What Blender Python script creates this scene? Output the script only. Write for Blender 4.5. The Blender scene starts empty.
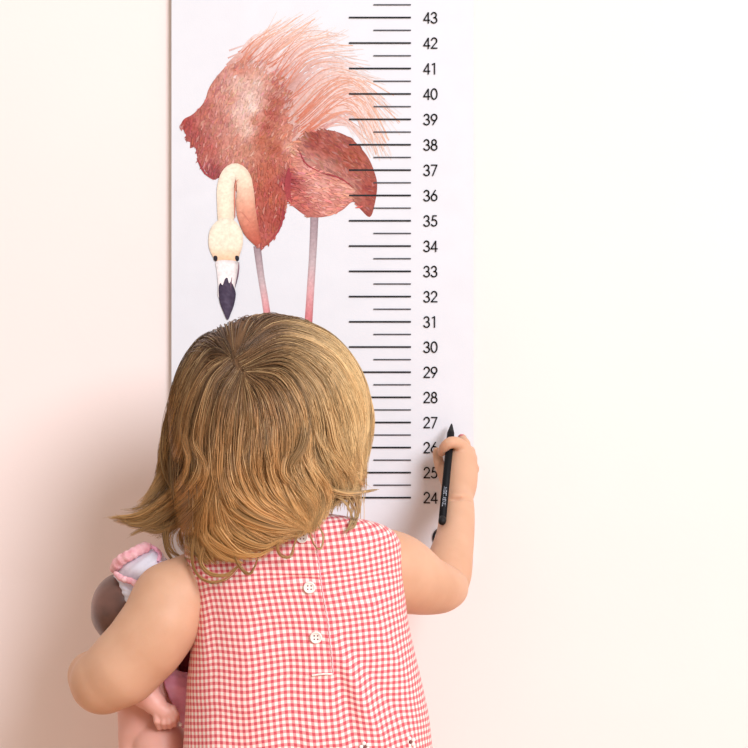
import bpy, bmesh, math, random
import numpy as np
import openvdb as vdb

random.seed(7)
rng = np.random.default_rng(11)
SC = bpy.context.scene
COL = SC.collection
SC.view_settings.view_transform = 'Standard'
SC.view_settings.look = 'None'

# ------------------------------------------------------------------ frame
MM = 0.001005          # metres per pixel on the wall (one inch of the chart = 25.3 px)
CAMD = 2.5             # camera to wall
ZC = 0.7337            # camera height


def W(px, py, d=0.0):
    """point at distance d in front of the wall that stands at photo position px, py"""
    s = MM * (1 - d / CAMD)
    return (float((px - 374) * s), float(-d), float(ZC + (374 - py) * s))


def WA(px, py, d):
    px = np.asarray(px, float); py = np.asarray(py, float); d = np.asarray(d, float)
    s = MM * (1 - d / CAMD)
    return np.stack([(px - 374) * s, -d + 0 * px, ZC + (374 - py) * s], -1)


def lin(c):
    c = np.asarray(c, float) / 255.0
    return np.where(c <= 0.04045, c / 12.92, ((c + 0.055) / 1.055) ** 2.4)


# ------------------------------------------------------------------ object helpers
def tag(o, label=None, cat=None, group=None, kind=None):
    if label: o['label'] = label
    if cat: o['category'] = cat
    if group: o['group'] = group
    if kind: o['kind'] = kind
    return o


def empty(name, loc=(0, 0, 0)):
    o = bpy.data.objects.new(name, None)
    o.location = loc
    COL.objects.link(o)
    return o


def link(name, me, mat=None, parent=None, smooth=True):
    o = bpy.data.objects.new(name, me)
    COL.objects.link(o)
    if mat: me.materials.append(mat)
    if len(me.polygons):
        me.polygons.foreach_set('use_smooth', np.full(len(me.polygons), bool(smooth)))
    if parent is not None:
        o.parent = parent
        p = parent; off = np.zeros(3)
        while p is not None:
            off += np.array(p.location); p = p.parent
        # meshes are written in world coordinates
        o.matrix_parent_inverse.identity()
        o.location = tuple(-off)
    return o


def mesh_np(name, verts, faces, colors=None, uvs=None):
    """faces: (n,k) array, all the same k"""
    verts = np.asarray(verts, np.float32); faces = np.asarray(faces, np.int32)
    me = bpy.data.meshes.new(name)
    n, k = faces.shape
    me.vertices.add(len(verts)); me.vertices.foreach_set('co', verts.ravel())
    me.loops.add(n * k); me.loops.foreach_set('vertex_index', faces.ravel())
    me.polygons.add(n)
    me.polygons.foreach_set('loop_start', np.arange(0, n * k, k, dtype=np.int32))
    me.polygons.foreach_set('loop_total', np.full(n, k, np.int32))
    me.update(calc_edges=True)
    if colors is not None:
        a = me.color_attributes.new('Col', 'FLOAT_COLOR', 'POINT')
        c = np.ones((len(verts), 4), np.float32); c[:, :3] = colors
        a.data.foreach_set('color', c.ravel())
    if uvs is not None:
        l = me.uv_layers.new(name='UVMap')
        l.data.foreach_set('uv', np.asarray(uvs, np.float32)[faces.ravel()].ravel())
    return me


def mesh_bm(name, bm):
    bmesh.ops.recalc_face_normals(bm, faces=bm.faces)
    me = bpy.data.meshes.new(name); bm.to_mesh(me); bm.free()
    return me


def box_bm(bm, lo, hi, bevel=0.0):
    r = bmesh.ops.create_cube(bm, size=1.0)
    for v in r['verts']:
        v.co = [lo[i] + (v.co[i] + .5) * (hi[i] - lo[i]) for i in range(3)]
    if bevel:
        es = list({e for v in r['verts'] for e in v.link_edges})
        bmesh.ops.bevel(bm, geom=es, offset=bevel, segments=2, affect='EDGES')


# ------------------------------------------------------------------ materials
def new_mat(name, rough=0.6, color=(0.8, 0.8, 0.8), spec=0.3):
    m = bpy.data.materials.new(name); m.use_nodes = True
    nt = m.node_tree; b = nt.nodes['Principled BSDF']
    b.inputs['Base Color'].default_value = (*color, 1)
    b.inputs['Roughness'].default_value = rough
    b.inputs['Specular IOR Level'].default_value = spec
    return m, nt, b


def N(nt, t, **kw):
    n = nt.nodes.new(t)
    for k, v in kw.items():
        setattr(n, k, v)
    return n


def mottled(name, c1, c2, scale, rough=0.6, spec=0.3, bump=0.0, bscale=None, sss=0.0, detail=4):
    m, nt, b = new_mat(name, rough, spec=spec)
    tc = N(nt, 'ShaderNodeTexCoord'); no = N(nt, 'ShaderNodeTexNoise')
    no.inputs['Scale'].default_value = scale; no.inputs['Detail'].default_value = detail
    nt.links.new(tc.outputs['Object'], no.inputs['Vector'])
    r = N(nt, 'ShaderNodeValToRGB')
    r.color_ramp.elements[0].position = 0.3; r.color_ramp.elements[1].position = 0.7
    r.color_ramp.elements[0].color = (*lin(c1), 1); r.color_ramp.elements[1].color = (*lin(c2), 1)
    nt.links.new(no.outputs['Fac'], r.inputs['Fac'])
    nt.links.new(r.outputs['Color'], b.inputs['Base Color'])
    if bump:
        n2 = N(nt, 'ShaderNodeTexNoise'); n2.inputs['Scale'].default_value = bscale or scale * 8
        n2.inputs['Detail'].default_value = 3
        nt.links.new(tc.outputs['Object'], n2.inputs['Vector'])
        bp = N(nt, 'ShaderNodeBump'); bp.inputs['Strength'].default_value = bump
        bp.inputs['Distance'].default_value = 0.002
        nt.links.new(n2.outputs['Fac'], bp.inputs['Height'])
        nt.links.new(bp.outputs['Normal'], b.inputs['Normal'])
    if sss:
        b.inputs['Subsurface Weight'].default_value = sss
        b.inputs['Subsurface Radius'].default_value = (1.0, 0.45, 0.25)
        b.inputs['Subsurface Scale'].default_value = 0.006
    return m


def attr_mat(name, rough=0.6, spec=0.3, noise=0.0, nscale=300):
    m, nt, b = new_mat(name, rough, spec=spec)
    a = N(nt, 'ShaderNodeVertexColor', layer_name='Col')
    if noise:
        tc = N(nt, 'ShaderNodeTexCoord'); no = N(nt, 'ShaderNodeTexNoise')
        no.inputs['Scale'].default_value = nscale; no.inputs['Detail'].default_value = 5
        nt.links.new(tc.outputs['Object'], no.inputs['Vector'])
        mr = N(nt, 'ShaderNodeMapRange')
        mr.inputs['To Min'].default_value = 1 - noise; mr.inputs['To Max'].default_value = 1 + noise
        mr.inputs['From Min'].default_value = 0.3; mr.inputs['From Max'].default_value = 0.7
        nt.links.new(no.outputs['Fac'], mr.inputs['Value'])
        mx = N(nt, 'ShaderNodeMix', data_type='RGBA', blend_type='MULTIPLY')
        mx.inputs['Factor'].default_value = 1
        nt.links.new(a.outputs['Color'], mx.inputs['A']); nt.links.new(mr.outputs['Result'], mx.inputs['B'])
        nt.links.new(mx.outputs['Result'], b.inputs['Base Color'])
    else:
        nt.links.new(a.outputs['Color'], b.inputs['Base Color'])
    return m, nt, b


def gingham(name, pitch, white, mid, dark):
    m, nt, b = new_mat(name, 0.85, spec=0.15)
    uv = N(nt, 'ShaderNodeUVMap', uv_map='UVMap'); sp = N(nt, 'ShaderNodeSeparateXYZ')
    nt.links.new(uv.outputs['UV'], sp.inputs['Vector'])
    st = []
    for ax in 'XY':
        d = N(nt, 'ShaderNodeMath', operation='MULTIPLY'); d.inputs[1].default_value = 1 / pitch
        nt.links.new(sp.outputs[ax], d.inputs[0])
        p = N(nt, 'ShaderNodeMath', operation='PINGPONG'); p.inputs[1].default_value = 0.5
        nt.links.new(d.outputs[0], p.inputs[0])
        mr = N(nt, 'ShaderNodeMapRange'); mr.interpolation_type = 'SMOOTHSTEP'
        mr.inputs['From Min'].default_value = 0.19; mr.inputs['From Max'].default_value = 0.31
        nt.links.new(p.outputs[0], mr.inputs['Value'])
        st.append(mr)
    ad = N(nt, 'ShaderNodeMath', operation='ADD')
    nt.links.new(st[0].outputs[0], ad.inputs[0]); nt.links.new(st[1].outputs[0], ad.inputs[1])
    hf = N(nt, 'ShaderNodeMath', operation='MULTIPLY'); hf.inputs[1].default_value = 0.5
    nt.links.new(ad.outputs[0], hf.inputs[0])
    r = N(nt, 'ShaderNodeValToRGB')
    e = r.color_ramp.elements
    e[0].position = 0; e[0].color = (*lin(white), 1)
    e[1].position = 1; e[1].color = (*lin(dark), 1)
    x = e.new(0.5); x.color = (*lin(mid), 1)
    nt.links.new(hf.outputs[0], r.inputs['Fac'])
    nt.links.new(r.outputs['Color'], b.inputs['Base Color'])
    b.inputs['Sheen Weight'].default_value = 0.15
    # fine weave
    tc = N(nt, 'ShaderNodeTexCoord'); no = N(nt, 'ShaderNodeTexNoise'); no.inputs['Scale'].default_value = 900
    nt.links.new(tc.outputs['Object'], no.inputs['Vector'])
    bp = N(nt, 'ShaderNodeBump'); bp.inputs['Strength'].default_value = 0.2; bp.inputs['Distance'].default_value = 0.001
    nt.links.new(no.outputs['Fac'], bp.inputs['Height']); nt.links.new(bp.outputs['Normal'], b.inputs['Normal'])
    return m


M = {}
M['wall'] = mottled('wall_paint', (242, 227, 221), (244, 230, 224), 3, 0.9, 0.1, 0.05, 160)
M['floor'] = mottled('floor_boards', (196, 160, 130), (210, 176, 146), 6, 0.5, 0.3)
M['sheet'] = mottled('chart_canvas', (220, 222, 226), (223, 225, 229), 40, 0.75, 0.15, 0.05, 900)
M['ink'] = mottled('black_print_ink', (28, 28, 32), (40, 40, 44), 200, 0.6, 0.2)
M['ink_soft'] = mottled('soft_grey_print_ink', (62, 62, 68), (80, 80, 86), 200, 0.6, 0.2)
M['skin'] = mottled('child_skin', (202, 156, 125), (213, 169, 139), 22, 0.52, 0.3, 0.05, 500, sss=0.25)
M['dress'] = gingham('pink_gingham_cotton', 0.00565, (246, 234, 224), (236, 156, 154), (206, 84, 95))
M['button'] = mottled('ivory_button', (240, 230, 220), (250, 242, 236), 60, 0.35, 0.5)
M['thread'] = mottled('button_thread', (120, 70, 70), (140, 90, 85), 60, 0.8, 0.1)
M['black_wood'] = mottled('black_pencil_lacquer', (8, 9, 12), (13, 14, 18), 80, 0.6, 0.18)
M['lead'] = mottled('black_pencil_point', (12, 12, 13), (22, 22, 23), 300, 0.6, 0.3)
M['silver_ink'] = mottled('silver_lettering', (165, 172, 184), (190, 196, 206), 200, 0.4, 0.5)
M['doll_skin'] = mottled('doll_vinyl', (218, 164, 148), (228, 176, 160), 20, 0.45, 0.4, sss=0.15)
M['doll_brown'] = mottled('doll_brown_hair', (84, 60, 52), (134, 92, 80), 28, 0.3, 0.5)
M['doll_pink'] = mottled('doll_pink_cloth', (252, 176, 206), (254, 194, 218), 90, 0.8, 0.2, 0.2, 800)
M['doll_white'] = mottled('doll_white_cloth', (222, 220, 232), (236, 234, 244), 60, 0.85, 0.1, 0.2, 800)
M['doll_trim'] = mottled('doll_pink_trim', (232, 160, 170), (246, 206, 208), 130, 0.85, 0.1, 0.4, 600)
M['nail'] = mottled('finger_nail', (190, 100, 105), (206, 120, 118), 90, 0.35, 0.4)
M['print'], _, _ = attr_mat('watercolour_print', 0.75, 0.1, 0.10, 420)
M['hair'], _nt, _b = attr_mat('blonde_hair', 0.4, 0.5)
_b.inputs['Coat Weight'].default_value = 0.0


# ------------------------------------------------------------------ SDF sculpting
class Sculpt:
    def __init__(s, lo, hi, h):
        s.h = h; s.lo = np.array(lo, float)
        s.n = np.ceil((np.array(hi) - s.lo) / h).astype(int) + 1
        s.f = np.full(s.n, 0.05, np.float32)

    def _box(s, a, b):
        i0 = np.clip(np.floor((a - s.lo) / s.h).astype(int), 0, s.n - 1)
        i1 = np.clip(np.ceil((b - s.lo) / s.h).astype(int) + 1, 1, s.n)
        g = np.meshgrid(*[s.lo[k] + s.h * np.arange(i0[k], i1[k]) for k in range(3)], indexing='ij')
        return tuple(slice(i0[k], i1[k]) for k in range(3)), np.stack(g, -1).astype(np.float32)

    def _put(s, sl, d, k, sub=False):
        a = s.f[sl]
        if sub:
            d = -d; h = np.maximum(k - np.abs(a - d), 0) / k
            s.f[sl] = np.maximum(a, d) + h * h * k / 4
        else:
            h = np.maximum(k - np.abs(a - d), 0) / k
            s.f[sl] = np.minimum(a, d) - h * h * k / 4

    def cone(s, p0, r0, p1, r1, k=0.008, sub=False):
        p0 = np.array(p0, float); p1 = np.array(p1, float); R = max(r0, r1) + k + 0.012
        sl, P = s._box(np.minimum(p0, p1) - R, np.maximum(p0, p1) + R)
        ba = p1 - p0; t = np.clip(((P - p0) @ ba) / max(ba @ ba, 1e-12), 0, 1)
        d = np.linalg.norm(P - p0 - t[..., None] * ba, axis=-1) - (r0 + (r1 - r0) * t)
        s._put(sl, d, k, sub)

    def chain(s, pts, k=0.008, sub=False):
        for a, b in zip(pts[:-1], pts[1:]):
            s.cone(a[0], a[1], b[0], b[1], k, sub)

    def ell(s, c, r, k=0.008, rot=None, sub=False):
        c = np.array(c, float); r = np.array(r, float); R = r.max() + k + 0.012
        sl, P = s._box(c - R, c + R)
        Q = P - c
        if rot is not None: Q = Q @ np.array(rot.to_matrix())
        k0 = np.linalg.norm(Q / r, axis=-1); k1 = np.linalg.norm(Q / (r * r), axis=-1)
        s._put(sl, k0 * (k0 - 1) / np.maximum(k1, 1e-6), k, sub)

    def mesh(s, name, smooth=2):
        g = vdb.FloatGrid(0.05)
        g.copyFromArray(s.f)
        v, q = g.convertToQuads(0.0)
        v = np.asarray(v, float) * s.h + s.lo
        q = np.asarray(q).astype(int)[:, ::-1]
        e = np.concatenate([q[:, [0, 1]], q[:, [1, 2]], q[:, [2, 3]], q[:, [3, 0]]])
        cnt = np.bincount(e.ravel(), minlength=len(v)).astype(float)[:, None]
        for it in range(smooth):
            for lam in (0.5, -0.52):
                acc = np.zeros_like(v)
                for ax in range(3):
                    acc[:, ax] = np.bincount(e[:, 0], v[e[:, 1], ax], len(v)) + np.bincount(e[:, 1], v[e[:, 0], ax], len(v))
                v = v + lam * (acc / np.maximum(cnt, 1) - v)
        me = mesh_np(name, v, q)
        # outward normals
        bm = bmesh.new(); bm.from_mesh(me); bmesh.ops.recalc_face_normals(bm, faces=bm.faces)
        bm.to_mesh(me); bm.free()
        return me


def tubes(paths, radii, cols, sides=3):
    """paths (n,m,3), radii (n,m), cols (n,m,3) -> verts, faces, colors"""
    n, m, _ = paths.shape
    t = np.gradient(paths, axis=1)
    t /= np.maximum(np.linalg.norm(t, axis=2, keepdims=True), 1e-9)
    ref = np.array([0.31, 0.87, 0.38]); ref /= np.linalg.norm(ref)
    a = np.cross(t, ref); a /= np.maximum(np.linalg.norm(a, axis=2, keepdims=True), 1e-6)
    b = np.cross(t, a)
    V = []
    for k in range(sides):
        an = 2 * math.pi * k / sides
        V.append(paths + radii[..., None] * (math.cos(an) * a + math.sin(an) * b))
    V = np.stack(V, 2)                       # n,m,s,3
    C = np.repeat(cols[:, :, None, :], sides, 2)
    idx = np.arange(n * m * sides).reshape(n, m, sides)
    nx = np.roll(idx, -1, axis=2)
    F = np.stack([idx[:, :-1], nx[:, :-1], nx[:, 1:], idx[:, 1:]], -1).reshape(-1, 4)
    return V.reshape(-1, 3), F, C.reshape(-1, 3)


def crom(pts, n, closed=False):
    """Catmull-Rom resample, uniform arc length"""
    p = np.asarray(pts, float)
    if closed:
        q = np.concatenate([p[-1:], p, p[:2]])
    else:
        q = np.concatenate([2 * p[:1] - p[1:2], p, 2 * p[-1:] - p[-2:-1]])
    out = []
    for i in range(1, len(q) - 2):
        t = np.linspace(0, 1, 14, endpoint=False)[:, None]
        p0, p1, p2, p3 = q[i - 1], q[i], q[i + 1], q[i + 2]
        out.append(0.5 * (2 * p1 + (p2 - p0) * t + (2 * p0 - 5 * p1 + 4 * p2 - p3) * t ** 2 + (3 * p1 - p0 - 3 * p2 + p3) * t ** 3))
    out.append(q[-2:-1])
    c = np.concatenate(out)
    s = np.concatenate([[0], np.cumsum(np.linalg.norm(np.diff(c, axis=0), axis=1))])
    if closed:
        u = np.linspace(0, s[-1], n, endpoint=False)
    else:
        u = np.linspace(0, s[-1], n)
    return np.stack([np.interp(u, s, c[:, k]) for k in range(c.shape[1])], -1)


# ================================================================== SETTING
bm = bmesh.new(); box_bm(bm, (-2.2, 0.0, 0.0), (2.2, 0.12, 2.4))
tag(link('wall_back', mesh_bm('wall_back', bm), M['wall'], smooth=False), kind='structure')
bm = bmesh.new(); box_bm(bm, (-2.2, -3.2, -0.1), (2.2, 0.12, 0.0))
tag(link('floor', mesh_bm('floor', bm), M['floor'], smooth=False), kind='structure')

# ================================================================== GROWTH CHART
DS = 0.0075           # front face of the sheet, distance from the wall
chart = empty('growth_chart', W(322, 560, 0.0))
tag(chart, 'tall white height chart hanging on the wall, printed with a flamingo and a ruler scale', 'height chart')
x0, _, z0 = W(171.5, 566, DS); x1, _, _ = W(473.5, 566, DS)
# slightly wavy hanging sheet
nx_, nz_ = 40, 160
gx = np.linspace(x0, x1, nx_ + 1); gz = np.linspace(z0, 1.42, nz_ + 1)
GX, GZ = np.meshgrid(gx, gz, indexing='ij')
front = np.stack([GX, np.full_like(GX, -DS), GZ], -1)
back = front.copy(); back[..., 1] += 0.0012
V = np.concatenate([front.reshape(-1, 3), back.reshape(-1, 3)])
I = np.arange((nx_ + 1) * (nz_ + 1)).reshape(nx_ + 1, nz_ + 1); nb = I.size
F = [np.stack([I[:-1, :-1], I[1:, :-1], I[1:, 1:], I[:-1, 1:]], -1).reshape(-1, 4),
     np.stack([I[:-1, :-1], I[:-1, 1:], I[1:, 1:], I[1:, :-1]], -1).reshape(-1, 4) + nb]
for ed in (I[0, :], I[-1, ::-1], I[::-1, 0], I[:, -1]):
    F.append(np.stack([ed[:-1], ed[1:], ed[1:] + nb, ed[:-1] + nb], -1))
sheet = link('sheet', mesh_np('sheet', V, np.concatenate(F)), M['sheet'], chart, smooth=False)
bm = bmesh.new()
c = W(322, 0, DS)
box_bm(bm, (x0 - 0.006, -0.014, 1.415), (x1 + 0.006, -0.001, 1.437), 0.002)
link('hanging_bar', mesh_bm('hanging_bar', bm), M['floor'], chart, smooth=False)

EPS = 0.00002


def flat_poly(polys, layer):
    """polys: list of closed px outlines -> one flat mesh"""
    bm = bmesh.new()
    for p in polys:
        vs = [bm.verts.new(W(q[0], q[1], DS + EPS * layer)) for q in p]
        bm.faces.new(vs)
    for f in bm.faces:
        if f.normal.y > 0: pass
    bmesh.ops.triangulate(bm, faces=bm.faces[:])
    me = bpy.data.meshes.new('print'); bm.to_mesh(me); bm.free()
    return me


def ribbon(pts, w):
    p = np.asarray(pts, float)
    t = np.gradient(p, axis=0); t /= np.maximum(np.linalg.norm(t, axis=1, keepdims=True), 1e-9)
    n = np.stack([-t[:, 1], t[:, 0]], -1)
    w = np.broadcast_to(np.asarray(w, float), (len(p),))[:, None]
    return np.concatenate([p + n * w / 2, (p - n * w / 2)[::-1]])


def tick_y(n):
    k = 43 - n
    return 17.5 + 25.5 * k - 0.012 * k * k


for h in range(48, 88):          # half inches, 24 to 43.5
    n = h / 2; y = tick_y(n)
    if h % 2 == 0:
        o = link('tick_mark', flat_poly([[(349, y - .85), (411, y - .85), (411, y + .85), (349, y + .85)]], 50), M['ink'], chart, False)
    else:
        o = link('tick_mark', flat_poly([[(373.5, y - .65), (411, y - .65), (411, y + .65), (373.5, y + .65)]], 50), M['ink_soft'], chart, False)


def arc(cx, cy, rx, ry, a0, a1, n=16):
    a = np.radians(np.linspace(a0, a1, n))
    return [(cx + rx * math.cos(t), cy - ry * math.sin(t)) for t in a]


# geometric sans numerals, unit box: width .6, height 1, y down, origin at top left
DIG = {
    '0': [arc(.3, .5, .27, .47, 0, 360, 28)],
    '1': [[(.14, .13), (.34, .03), (.34, 1)]],
    '2': [arc(.3, .29, .24, .26, 170, -38, 16) + [(.04, .96), (.58, .96)]],
    '3': [arc(.28, .27, .22, .235, 165, -90, 14) + arc(.28, .74, .27, .245, 90, -160, 16)],
    '4': [[(.45, 1), (.45, .05), (.02, .74), (.6, .74)]],
    '5': [[(.52, .04), (.2, .04), (.13, .46)] + arc(.28, .68, .27, .285, 125, -150, 18)],
    '6': [[(.42, .02), (.08, .56)], arc(.3, .68, .26, .28, 0, 360, 24)],
    '7': [[(.04, .04), (.56, .04), (.16, 1)]],
    '8': [arc(.3, .26, .2, .22, 0, 360, 20), arc(.3, .73, .26, .245, 0, 360, 24)],
    '9': [[(.18, .98), (.52, .44)], arc(.3, .32, .26, .28, 0, 360, 24)],
}
for n in range(24, 44):
    polys = []
    y = tick_y(n)
    for i, ch in enumerate(str(n)):
        ox = 423.6 + i * 7.4
        for st in DIG[ch]:
            pts = [(ox + q[0] * 10.6, y - 5.4 + q[1] * 11.0) for q in st]
            cl = len(st) > 18 and abs(st[0][0] - st[-1][0]) < 1e-6
            for a, b in zip(pts[:-1], pts[1:]):
                d = np.array(b) - np.array(a); L = np.linalg.norm(d)
                d = d / L * 0.4
                polys.append(ribbon([np.array(a) - d, np.array(b) + d], 1.35))
    link('numeral', flat_poly(polys, 50), M['ink'], chart, False)
# round letter of the printing at the foot of the chart
ring = arc(440, 538, 6.5, 8.5, 0, 360, 36)
polys = [ribbon(ring[i:i + 2], 2.6) for i in range(len(ring) - 1)]
link('printed_letter', flat_poly(polys, 50), M['ink'], chart, False)

# ---- flamingo watercolour
CP = np.array([
    (185, 125, 182, 82, 76), (195, 140, 180, 90, 84), (205, 110, 198, 112, 100), (215, 90, 208, 132, 118), (240, 68, 216, 142, 124),
    (230, 100, 222, 152, 136), (250, 98, 240, 206, 192), (244, 118, 238, 194, 178), (236, 140, 216, 148, 130), (210, 150, 194, 106, 94),
    (213, 174, 170, 84, 84), (266, 84, 222, 154, 136), (280, 84, 200, 116, 100), (276, 100, 190, 104, 88), (271, 114, 186, 98, 82), (267, 127, 188, 100, 84), (262, 140, 198, 110, 86), (268, 170, 200, 108, 84),
    (277, 200, 196, 98, 80), (264, 237, 200, 102, 90), (284, 130, 212, 136, 112), (280, 160, 206, 120, 100), (289, 182, 160, 66, 70),
    (284, 215, 178, 78, 72), (300, 202, 200, 110, 100), (330, 206, 222, 146, 132), (320, 186, 228, 160, 146), (346, 190, 226, 160, 142),
    (305, 165, 226, 156, 142), (330, 150, 190, 96, 82), (315, 140, 184, 88, 76), (350, 160, 190, 94, 76), (370, 190, 186, 88, 76),
    (366, 211, 190, 98, 86), (326, 166, 212, 142, 128), (296, 136, 220, 150, 130), (256, 120, 214, 140, 118), (300, 112, 218, 150, 128),
    (222, 120, 208, 132, 118), (240, 84, 232, 190, 174), (252, 108, 244, 214, 202), (247, 130, 238, 198, 182), (240, 108, 238, 200, 186), (258, 84, 236, 194, 178), (288, 148, 224, 160, 140), (276, 150, 190, 98, 76), (270, 190, 192, 94, 76), (276, 220, 186, 88, 74), (226, 152, 214, 142, 124), (246, 152, 214, 146, 122), (340, 206, 216, 138, 122), (254, 60, 220, 150, 132)], float)


def cmap(p, pw=3.0):
    p = np.atleast_2d(p)
    d = np.linalg.norm(p[:, None, :] - CP[None, :, :2], axis=2) + 1.5
    w = d ** -pw
    c = (w[..., None] * CP[None, :, 2:]).sum(1) / w.sum(1)[:, None]
    g = c.mean(1, keepdims=True)
    return (g + (c - g) * .93) * .94


OUT = {
    'left': [(181, 126), (184, 119), (193, 114), (204, 102), (209, 88), (218, 75), (230, 63), (246, 55), (264, 56), (280, 68), (294, 92), (300, 112), (299, 132), (292, 150),
             (290, 178), (288, 200), (284, 218), (276, 236), (264, 247), (254, 244), (246, 222), (240, 200), (226, 176), (214, 180), (206, 172), (198, 160),
             (195, 147), (190, 149), (190, 142), (185, 141), (186, 134)],
    'right': [(286, 176), (290, 150), (298, 138), (308, 132), (327, 130), (347, 136), (360, 147), (370, 162), (377, 182), (375, 203), (370, 217), (361, 210), (353, 202),
              (341, 211), (324, 217), (307, 216), (294, 207), (286, 198)],
    'oval': [(298, 145), (306, 134), (327, 130), (347, 136), (361, 148), (371, 163), (377, 184), (374, 204), (370, 216), (361, 208), (353, 199), (355, 188),
             (340, 178), (324, 172), (308, 165)],
}


def dense(poly, n=160):
    return crom(poly, n, True)


def inside(p, poly):
    x, y = p[:, 0], p[:, 1]; r = np.zeros(len(p), bool)
    q = np.asarray(poly)
    for (xa, ya), (xb, yb) in zip(q, np.roll(q, -1, 0)):
        c = ((ya > y) != (yb > y)) & (x < (xb - xa) * (y - ya) / (yb - ya + 1e-12) + xa)
        r ^= c
    return r


def wash(poly, layer, step=2.4, cfun=cmap, jit=8):
    """outline filled with a fine triangulated grid so the wash can vary in colour"""
    bm = bmesh.new()
    o = dense(poly)
    vs = [bm.verts.new((q[0], q[1], 0)) for q in o]
    bm.faces.new(vs)
    lo = o.min(0); hi = o.max(0)
    for x in np.arange(lo[0] + step, hi[0], step):
        bmesh.ops.bisect_plane(bm, geom=bm.verts[:] + bm.edges[:] + bm.faces[:], plane_co=(x, 0, 0), plane_no=(1, 0, 0))
    for y in np.arange(lo[1] + step, hi[1], step):
        bmesh.ops.bisect_plane(bm, geom=bm.verts[:] + bm.edges[:] + bm.faces[:], plane_co=(0, y, 0), plane_no=(0, 1, 0))
    bmesh.ops.triangulate(bm, faces=bm.faces[:])
    P = np.array([v.co[:2] for v in bm.verts])
    T = np.array([[v.index for v in f.verts] for f in bm.faces]) if not bm.verts.index_update() else None
    bm.free()
    c = cfun(P) + rng.normal(0, jit, (len(P), 1))
    d = np.min(np.linalg.norm(P[:, None] - o[None, ::2], axis=2), axis=1)
    c = c * (1 - 0.12 * np.clip(1 - d / 3.0, 0, 1))[:, None]
    return WA(P[:, 0], P[:, 1], np.full(len(P), DS + EPS * layer)), T, lin(np.clip(c, 0, 255))


def join(parts):
    V, F, C = [], [], []; o = 0
    for v, f, c in parts:
        V.append(v); F.append(np.asarray(f) + o); C.append(c); o += len(v)
    return np.concatenate(V), np.concatenate(F), np.concatenate(C)


def strokes(plist, wlist, c0list, c1list, layer, m=12, prof='leaf'):
    """tapered brush strokes, px outlines; colours run c0 -> c1"""
    V, F, C = [], [], []; o = 0
    t = np.linspace(0, 1, m)
    cen = np.array([np.mean(np.asarray(p, float), axis=0) for p in plist])
    rad_ = np.array([np.max(np.linalg.norm(np.asarray(p, float) - q, axis=1)) for p, q in zip(plist, cen)]) + np.array(wlist)
    lev = np.zeros(len(plist), int)            # overlapping strokes never share a level
    for j in range(1, len(plist)):
        near = np.linalg.norm(cen[:j] - cen[j], axis=1) < rad_[:j] + rad_[j]
        used = set(lev[:j][near].tolist()); k = 0
        while k in used: k += 1
        lev[j] = k
    pr = np.sin(np.pi * np.clip(t * 0.92 + 0.06, 0, 1)) ** 0.7 if prof == 'leaf' else np.clip(1 - t, 0.12, 1) ** 0.6
    for j, (p, w, a, b) in enumerate(zip(plist, wlist, c0list, c1list)):
        q = crom(p, m)
        rb = ribbon(q, w * pr)
        L, R = rb[:m], rb[m:][::-1]
        pts = np.concatenate([L, R])
        V.append(WA(pts[:, 0], pts[:, 1], np.full(2 * m, DS + EPS * layer + 1.2e-6 * lev[j])))
        k = np.arange(m - 1)
        F.append(np.stack([k, k + 1, k + 1 + m, k + m], -1) + o); o += 2 * m
        c = np.asarray(a)[None] * (1 - t[:, None]) + np.asarray(b)[None] * t[:, None]
        C.append(lin(np.clip(np.concatenate([c, c]), 0, 255)))
    return np.concatenate(V), np.concatenate(F), np.concatenate(C)


def tri2quad(T):
    return T


WHITE = np.array((220, 221, 226.))
fl = join([wash(OUT['left'], 2), wash(OUT['right'], 3)])
flam = link('flamingo_print', mesh_np('flamingo_print', *fl), M['print'], chart, False)
tag(flam, 'coral watercolour flamingo bending its neck down, printed on the chart')

# plume: long arching feathers from the back over to the right, fading to white
PL, PW, PA, PB = [], [], [], []
bases = np.array([(232, 66), (246, 58), (264, 64), (278, 80), (288, 100), (296, 118), (302, 128), (306, 132), (303, 138)], float)
mids = np.array([(246, 46), (268, 38), (290, 38), (306, 50), (326, 66), (346, 80), (352, 92), (352, 106), (338, 120)], float)
tips = np.array([(262, 30), (298, 18), (322, 24), (350, 42), (378, 78), (392, 118), (390, 152), (380, 158), (368, 150)], float)
for i in range(330):
    s = rng.random() ** 0.8 * (len(bases) - 1.001); k = int(s); f = s - k
    bp = bases[k] * (1 - f) + bases[k + 1] * f + rng.normal(0, 5, 2)
    mp = mids[k] * (1 - f) + mids[k + 1] * f + rng.normal(0, 3, 2)
    tp = tips[k] * (1 - f) + tips[k + 1] * f + rng.normal(0, 5, 2)
    cut = 0.6 + 0.5 * rng.random()
    q = crom([bp, mp, tp], 30)[:max(8, int(30 * min(cut, 1)))]
    PL.append(q[[0, len(q) // 3, 2 * len(q) // 3, -1]])
    PW.append(rng.uniform(1.0, 3.6))
    base = cmap(bp[None])[0]
    lightn = rng.uniform(0.25, 0.85)
    a = base * (1 - lightn * 0.6) + WHITE * lightn * 0.6
    pale = np.array((243, 216, 203.))
    PA.append(a + rng.normal(0, 6)); PB.append(pale * 0.55 + WHITE * 0.45 if rng.random() < .8 else np.array((226, 178, 152.)))
for i in range(60):           # fine darker hairs
    s = rng.random() * (len(bases) - 1.001); k = int(s); f = s - k
    bp = bases[k] * (1 - f) + bases[k + 1] * f + rng.normal(0, 4, 2)
    mp = mids[k] * (1 - f) + mids[k + 1] * f + rng.normal(0, 4, 2)
    tp = tips[k] * (1 - f) + tips[k + 1] * f + rng.normal(0, 6, 2)
    PL.append([bp, mp, tp]); PW.append(rng.uniform(.7, 1.2))
    PA.append((196, 116, 94.)); PB.append((232, 198, 176.))
v, f, c = strokes(PL, PW, PA, PB, 5, prof='taper')
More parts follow.
